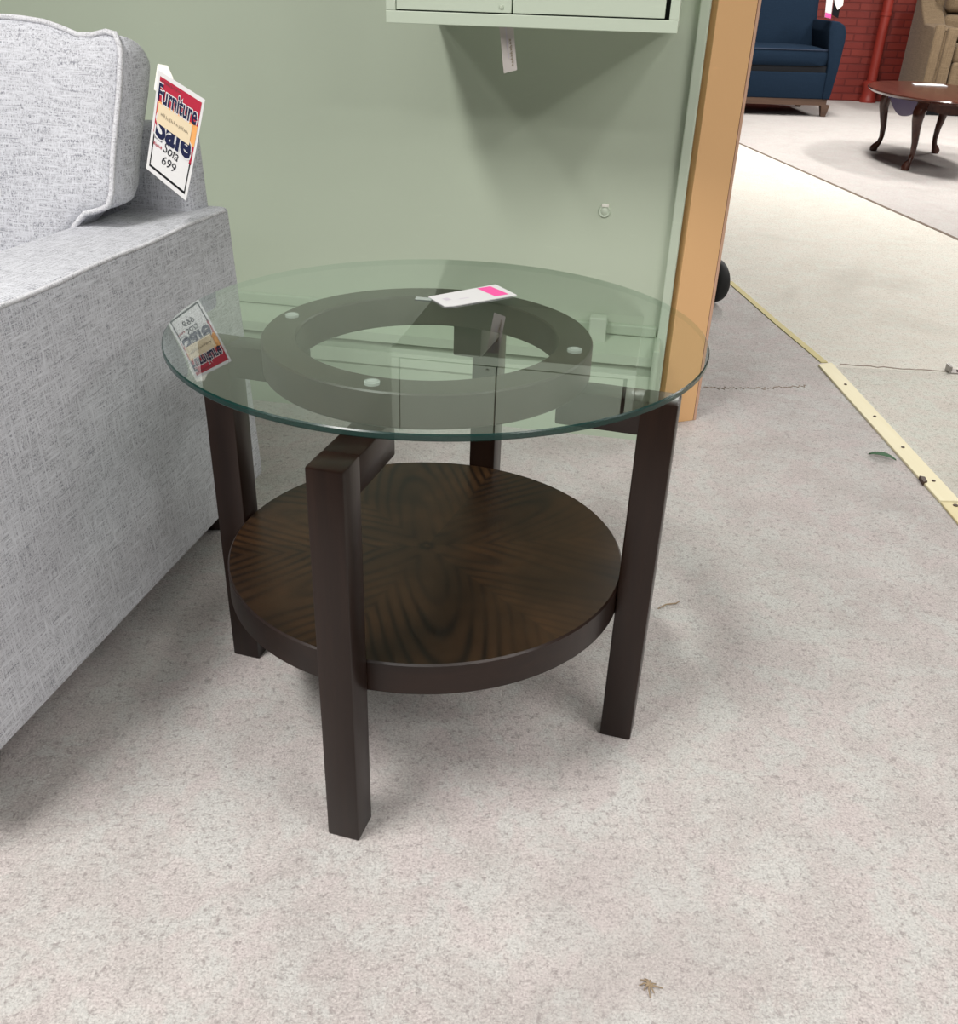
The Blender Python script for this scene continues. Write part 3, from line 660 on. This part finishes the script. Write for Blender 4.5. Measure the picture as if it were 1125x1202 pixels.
# ------------------------------------------------------------------ far showroom: brick wall and pipe
BW, BR = (4.40, 9.87, 0.0), R(-5)
bm = B(); box(bm, (-4.5, 0, 0), (6.0, 0.25, 3.0)); struct('wall_far', bm, M['brick'], BW, BR)
pp = thing('downpipe', 'red painted vertical pipe on a round base against the brick wall', 'pipe', (4.64, 9.76, 0), BR)
bm = B(); lathe(bm, [(0, 0.15), (0.05, 0.15), (0.05, 2.95), (0, 2.95)], 32); obj('pipe', bm, M['pipe'], pp, 40)
bm = B(); lathe(bm, [(0, 0), (0.085, 0), (0.085, 0.03), (0.072, 0.05), (0.072, 0.13), (0.082, 0.15), (0.082, 0.19), (0.06, 0.205), (0, 0.205)], 32); obj('collar', bm, M['pipe'], pp, 40)
bm = B(); lathe(bm, [(0.05, 0), (0.058, 0.004), (0.058, 0.03), (0.05, 0.034)], 32, c=(0, 0, 0.80)); obj('joint', bm, M['pipe'], pp, 40)

# ------------------------------------------------------------------ navy armchair
CF, CR = (3.666, 8.247, 0), R(-3)
ac = thing('armchair', 'navy blue upholstered armchair with wooden plinth near the brick wall', 'armchair', CF, CR)
XL, XR, DP = -1.14, 0.0, 0.95
def arm_prof(mir):
    p = [(-0.015, 0.15), (0.012, 0.40), (0.024, 0.62), (0.020, 0.69), (-0.004, 0.745), (-0.06, 0.775), (-0.125, 0.78), (-0.135, 0.70), (-0.110, 0.55), (-0.085, 0.40), (-0.085, 0.15)]
    return [((XL - x) if mir else x, z) for x, z in p]
for mir in (False, True):
    bm = B(); prism(bm, [(x, 0.0, z) for x, z in arm_prof(mir)], (0, DP - 0.05, 0), 0.012, 0, 3); obj('arm', bm, M['blue'], ac, 50)
bm = B(); box(bm, (XL + 0.08, 0.01, 0.15), (-0.08, DP - 0.1, 0.366), 0.012, 3); obj('seat_base', bm, M['blue'], ac, 40)
bm = B(); box(bm, (XL + 0.09, 0.03, 0.36), (-0.09, DP - 0.15, 0.42)); obj('deck', bm, M['blackcloth'], ac)
def sdef(p): return Vector((p.x, p.z, -p.y))
bm, fp, bp_ = cushion(0.96, 0.62, 0.12, 0.03, 0.06, 14)
for v in bm.verts: v.co = Vector((v.co.x + XL / 2, v.co.z + 0.315, -v.co.y + 0.487))
sc_ = obj('seat_cushion', bm, M['blue'], ac, 60)
bm = B(); tube(bm, [Vector((p.x + XL / 2, p.z + 0.315, -p.y + 0.487)) for p in fp], 0.009, 6, closed=True); obj('piping', bm, M['bluewelt'], sc_, 60)
bm, fp, bp_ = cushion(0.95, 0.62, 0.17, 0.05, 0.08, 16)
for v in bm.verts: v.co = Vector((v.co.x * (1 - 0.0 * v.co.z) + XL / 2, v.co.y + 0.66 + 0.22 * v.co.z, v.co.z + 0.80))
obj('back_cushion', bm, M['blue'], ac, 60)
bm = B(); hexa(bm, [(XL + 0.05, DP - 0.16, 0.15), (-0.05, DP - 0.16, 0.15), (-0.05, DP - 0.02, 0.15), (XL + 0.05, DP - 0.02, 0.15), (XL + 0.12, DP - 0.06, 1.08), (-0.12, DP - 0.06, 1.08), (-0.12, DP + 0.04, 1.08), (XL + 0.12, DP + 0.04, 1.08)], 0.03, 4); obj('back', bm, M['blue'], ac, 40)
bm = B(); box(bm, (XL + 0.03, 0.02, 0.095), (-0.03, 0.05, 0.151), 0.003); box(bm, (XL + 0.03, 0.055, 0.095), (XL + 0.06, DP - 0.05, 0.151), 0.003); box(bm, (-0.06, 0.055, 0.095), (-0.03, DP - 0.05, 0.151), 0.003); obj('plinth', bm, M['walnut'], ac)
for x in (XL + 0.055, -0.035):
    for y in (0.055, DP - 0.08):
        bm = B(); k = -1 if x < -0.5 else 1
        hexa(bm, [(x - 0.022, y - 0.022, 0), (x + 0.022, y - 0.022, 0), (x + 0.022, y + 0.022, 0), (x - 0.022, y + 0.022, 0), (x - 0.04, y - 0.036, 0.10), (x + 0.04, y - 0.036, 0.10), (x + 0.04, y + 0.036, 0.10), (x - 0.04, y + 0.036, 0.10)], 0.004); obj('foot', bm, M['walnut'], ac, 30)
hg = thing('hang_tag', 'white and pink sales tag with dark leaflet hanging on the navy armchair', 'sales tag', CF, CR)
bm = B(); prism(bm, [(-0.205, 0.045, 0.99), (-0.145, 0.045, 0.98), (-0.135, 0.03, 0.795), (-0.190, 0.03, 0.805)], (0, 0.004, 0)); o = obj('card', bm, M['white'], hg)
bm = B(); prism(bm, [(-0.192, 0.0275, 0.842), (-0.139, 0.0275, 0.832), (-0.135, 0.0265, 0.797), (-0.189, 0.0265, 0.807)], (0, 0.0015, 0)); obj('pink_patch', bm, M['pink'], hg)
bm = B(); prism(bm, [(-0.13, 0.06, 0.99), (-0.06, 0.06, 0.95), (-0.065, 0.05, 0.80), (-0.125, 0.05, 0.825)], (0, 0.004, 0)); obj('leaflet', bm, M['black'], hg)
bm = B(); prism(bm, [(-0.155, 0.052, 1.02), (-0.05, 0.052, 0.99), (-0.045, 0.05, 0.90), (-0.085, 0.046, 0.865), (-0.12, 0.05, 0.915)], (0, 0.004, 0)); obj('card', bm, M['cream'], hg)

# ------------------------------------------------------------------ taupe recliner
RC, RR = (4.9, 8.6, 0), R(-10)
rc = thing('recliner', 'taupe suede recliner behind the oval coffee table', 'recliner', RC, RR)
def rbox(a, b, bev=0.03, seg=3): bm = B(); box(bm, a, b, bev, seg); return bm
def rarm(x0, x1, flip):
    bm = B()
    pr = [(0.02, 0.05), (0.02, 0.70), (0.10, 0.745), (0.45, 0.76), (0.62, 0.86), (0.78, 0.98), (0.92, 0.98), (0.95, 0.05)]
    prism(bm, [(x0, y, z) for y, z in pr], (x1 - x0, 0, 0), 0.02, 0, 3); return bm
for x0, x1 in ((-0.235, -0.03), (0.72, 0.925)):
    obj('arm', rarm(x0, x1, False), M['suede'], rc, 50)
    for a, b in (((x0 - 0.004, 0.0, 0.06), (x0 + 0.085, 0.05, 0.765)), ((x0 + 0.108, -0.01, 0.06), (x0 + 0.205, 0.05, 0.745))):
        obj('arm_front', rbox(a, b, 0.018), M['suede'], rc, 50)
obj('footrest', rbox((-0.015, 0.0, 0.10), (0.705, 0.10, 0.46), 0.035), M['suede'], rc, 50)
obj('seat_cushion', rbox((-0.02, 0.03, 0.44), (0.71, 0.70, 0.60), 0.05, 4), M['suede'], rc, 50)
bm = B(); hexa(bm, [(-0.06, 0.62, 0.30), (0.75, 0.62, 0.30), (0.75, 0.95, 0.30), (-0.06, 0.95, 0.30), (-0.13, 0.74, 1.22), (0.82, 0.74, 1.22), (0.80, 0.98, 1.22), (-0.11, 0.98, 1.22)], 0.06, 4); obj('back', bm, M['suede'], rc, 50)
for z in (0.62, 0.86): obj('back_pad', rbox((-0.03, 0.57, z), (0.72, 0.74, z + 0.22), 0.06, 4), M['suede'], rc, 50)
obj('base', rbox((-0.20, 0.05, 0.0), (0.89, 0.90, 0.06), 0.005), M['blackcloth'], rc)

# ------------------------------------------------------------------ oval coffee table
TC = Vector((3.41, 5.74, 0)); TR = math.atan2(0.987, 0.161)      # local x = long axis
ct = thing('coffee_table', 'oval cherry coffee table with curved legs in front of the recliner', 'coffee table', TC, TR)
TA, TBb, TH = 0.80, 0.42, 0.445
bm = B(); lathe(bm, [(0, TH - 0.028), (0.90, TH - 0.028), (0.955, TH - 0.024), (0.985, TH - 0.014), (1.0, TH - 0.008), (0.99, TH - 0.001), (0.97, TH), (0, TH)], 96, TA, TBb); obj('table_top', bm, M['cherry'], ct, 40)
LX, LY = 0.456, 0.228
feet = []
def cabriole(sx, sy):
    bm = B(); d = Vector((sx * 0.6, sy * 0.8, 0)).normalized(); k = Vector((sx * (LX - 0.035), sy * (LY - 0.035), 0))
    pr = [(0.42, 0.0, 0.034), (0.39, 0.006, 0.038), (0.35, 0.022, 0.040), (0.30, 0.024, 0.034), (0.24, 0.012, 0.027), (0.17, -0.004, 0.021), (0.10, -0.008, 0.017), (0.06, 0.002, 0.017), (0.035, 0.022, 0.024), (0.018, 0.032, 0.029), (0.0, 0.034, 0.024)]
    tube(bm, [k + d * o_ + Vector((0, 0, z)) for z, o_, r_ in pr], [r_ for *_, r_ in pr], 14)
    return bm
for sx in (-1, 1):
    for sy in (-1, 1): obj('leg', cabriole(sx, sy), M['cherry'], ct, 60)
def apron(L, lobe):
    pts = [(-L, TH - 0.028)]; N = 24
    for i in range(N + 1):
        u = -1 + 2 * i / N
        z = TH - 0.105 - (lobe * max(0, math.cos(u * PI * 0.62)) ** 0.8 - 0.02)
        pts.append((u * L, z))
    pts.append((L, TH - 0.028)); return pts
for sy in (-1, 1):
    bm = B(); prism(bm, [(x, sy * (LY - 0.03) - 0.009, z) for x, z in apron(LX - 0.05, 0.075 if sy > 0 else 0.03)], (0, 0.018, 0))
    o = obj('apron', bm, M['violet'] if sy > 0 else M['cherry'], ct)  # violet base colour paints in a bluish reflection on the apron
    if sy > 0: o['label'] = 'scalloped apron with violet reflection painted in'
for sx in (-1, 1):
    bm = B(); prism(bm, [(sx * (LX - 0.03) - 0.009, y, z) for y, z in apron(LY - 0.05, 0.02)], (0.018, 0, 0)); obj('apron', bm, M['cherry'], ct)
bm = B(); prism(bm, [(-0.05, -0.10, 0), (0.10, -0.11, 0), (0.12, 0.10, 0), (-0.03, 0.12, 0)], (0, 0, 0.004)); tag(obj('paper_sheet', bm, M['white'], None, None, (3.55, 6.15, TH + 0.0005), TR), 'white paper lying on the oval coffee table', 'paper')

# ------------------------------------------------------------------ black wheel behind the post
wh = thing('cart_wheel', 'black rubber wheel peeking out behind the tan post', 'wheel', (1.035, 2.235, 0.0), R(-62))
def xlathe(prof, n=40):
    bm = B(); lathe(bm, prof, n)
    for v in bm.verts: v.co = Vector((v.co.x, v.co.z, v.co.y + 0.080))
    bmesh.ops.recalc_face_normals(bm, faces=bm.faces); return bm
obj('tyre', xlathe([(0.05, -0.018), (0.068, -0.022), (0.078, -0.014), (0.080, 0), (0.078, 0.014), (0.068, 0.022), (0.05, 0.018)]), M['rubber'], wh, 50)
obj('hub', xlathe([(0, -0.020), (0.02, -0.020), (0.024, -0.012), (0.052, -0.010), (0.052, 0.010), (0.024, 0.012), (0.02, 0.020), (0, 0.020)]), M['rubber'], wh, 40)

# ------------------------------------------------------------------ light: rows of ceiling fluorescents, plus faint ambient world fill added
def area(x, y, z, sx, sy, pw, col=(1, 0.97, 0.93), rz=0.0):
    l = bpy.data.lights.new('ceiling_fluorescent', 'AREA'); l.shape = 'RECTANGLE'; l.size = sx; l.size_y = sy; l.energy = pw; l.color = col
    o = bpy.data.objects.new('ceiling_fluorescent', l); COL.objects.link(o); o.location = (x, y, z); o.rotation_euler = (0, 0, rz)
    return o
PWR = 57
for x, y, k, sx, sy in ((-2.4, -1.1, 0.42, 0.3, 1.25), (-0.4, -2.7, 0.45, 1.25, 0.3), (-1.2, -1.1, 1.42, 0.3, 1.25), (1.2, -2.4, 0.22, 1.25, 0.3), (1.2, -1.1, 0.30, 0.3, 1.25), (1.9, -3.6, 0.9, 1.25, 0.3), (2.6, -2.4, 0.88, 0.3, 1.25), (2.6, 0.0, 0.2, 0.3, 1.25),
                     (2.6, 2.4, 0.62, 0.3, 1.25), (4.8, 2.4, 0.74, 0.3, 1.25), (2.4, 5.4, 1.6, 0.3, 1.25), (4.8, 5.4, 1.7, 0.3, 1.25), (3.2, 7.6, 1.15, 0.3, 1.25), (6.0, 7.6, 1.15, 0.3, 1.25)):
    area(x, y, 2.8, sx, sy, PWR * k)
w = bpy.data.worlds.new('room_air'); SC.world = w; w.use_nodes = True
w.node_tree.nodes['Background'].inputs[0].default_value = (0.95, 0.97, 1.0, 1); w.node_tree.nodes['Background'].inputs[1].default_value = 0.012
SC.view_settings.view_transform = 'Standard'; SC.view_settings.look = 'None'; SC.view_settings.exposure = 0.0; SC.view_settings.gamma = 1.0
SC.view_settings.use_curve_mapping = False
SC.cycles.max_bounces = 8; SC.cycles.transparent_max_bounces = 16
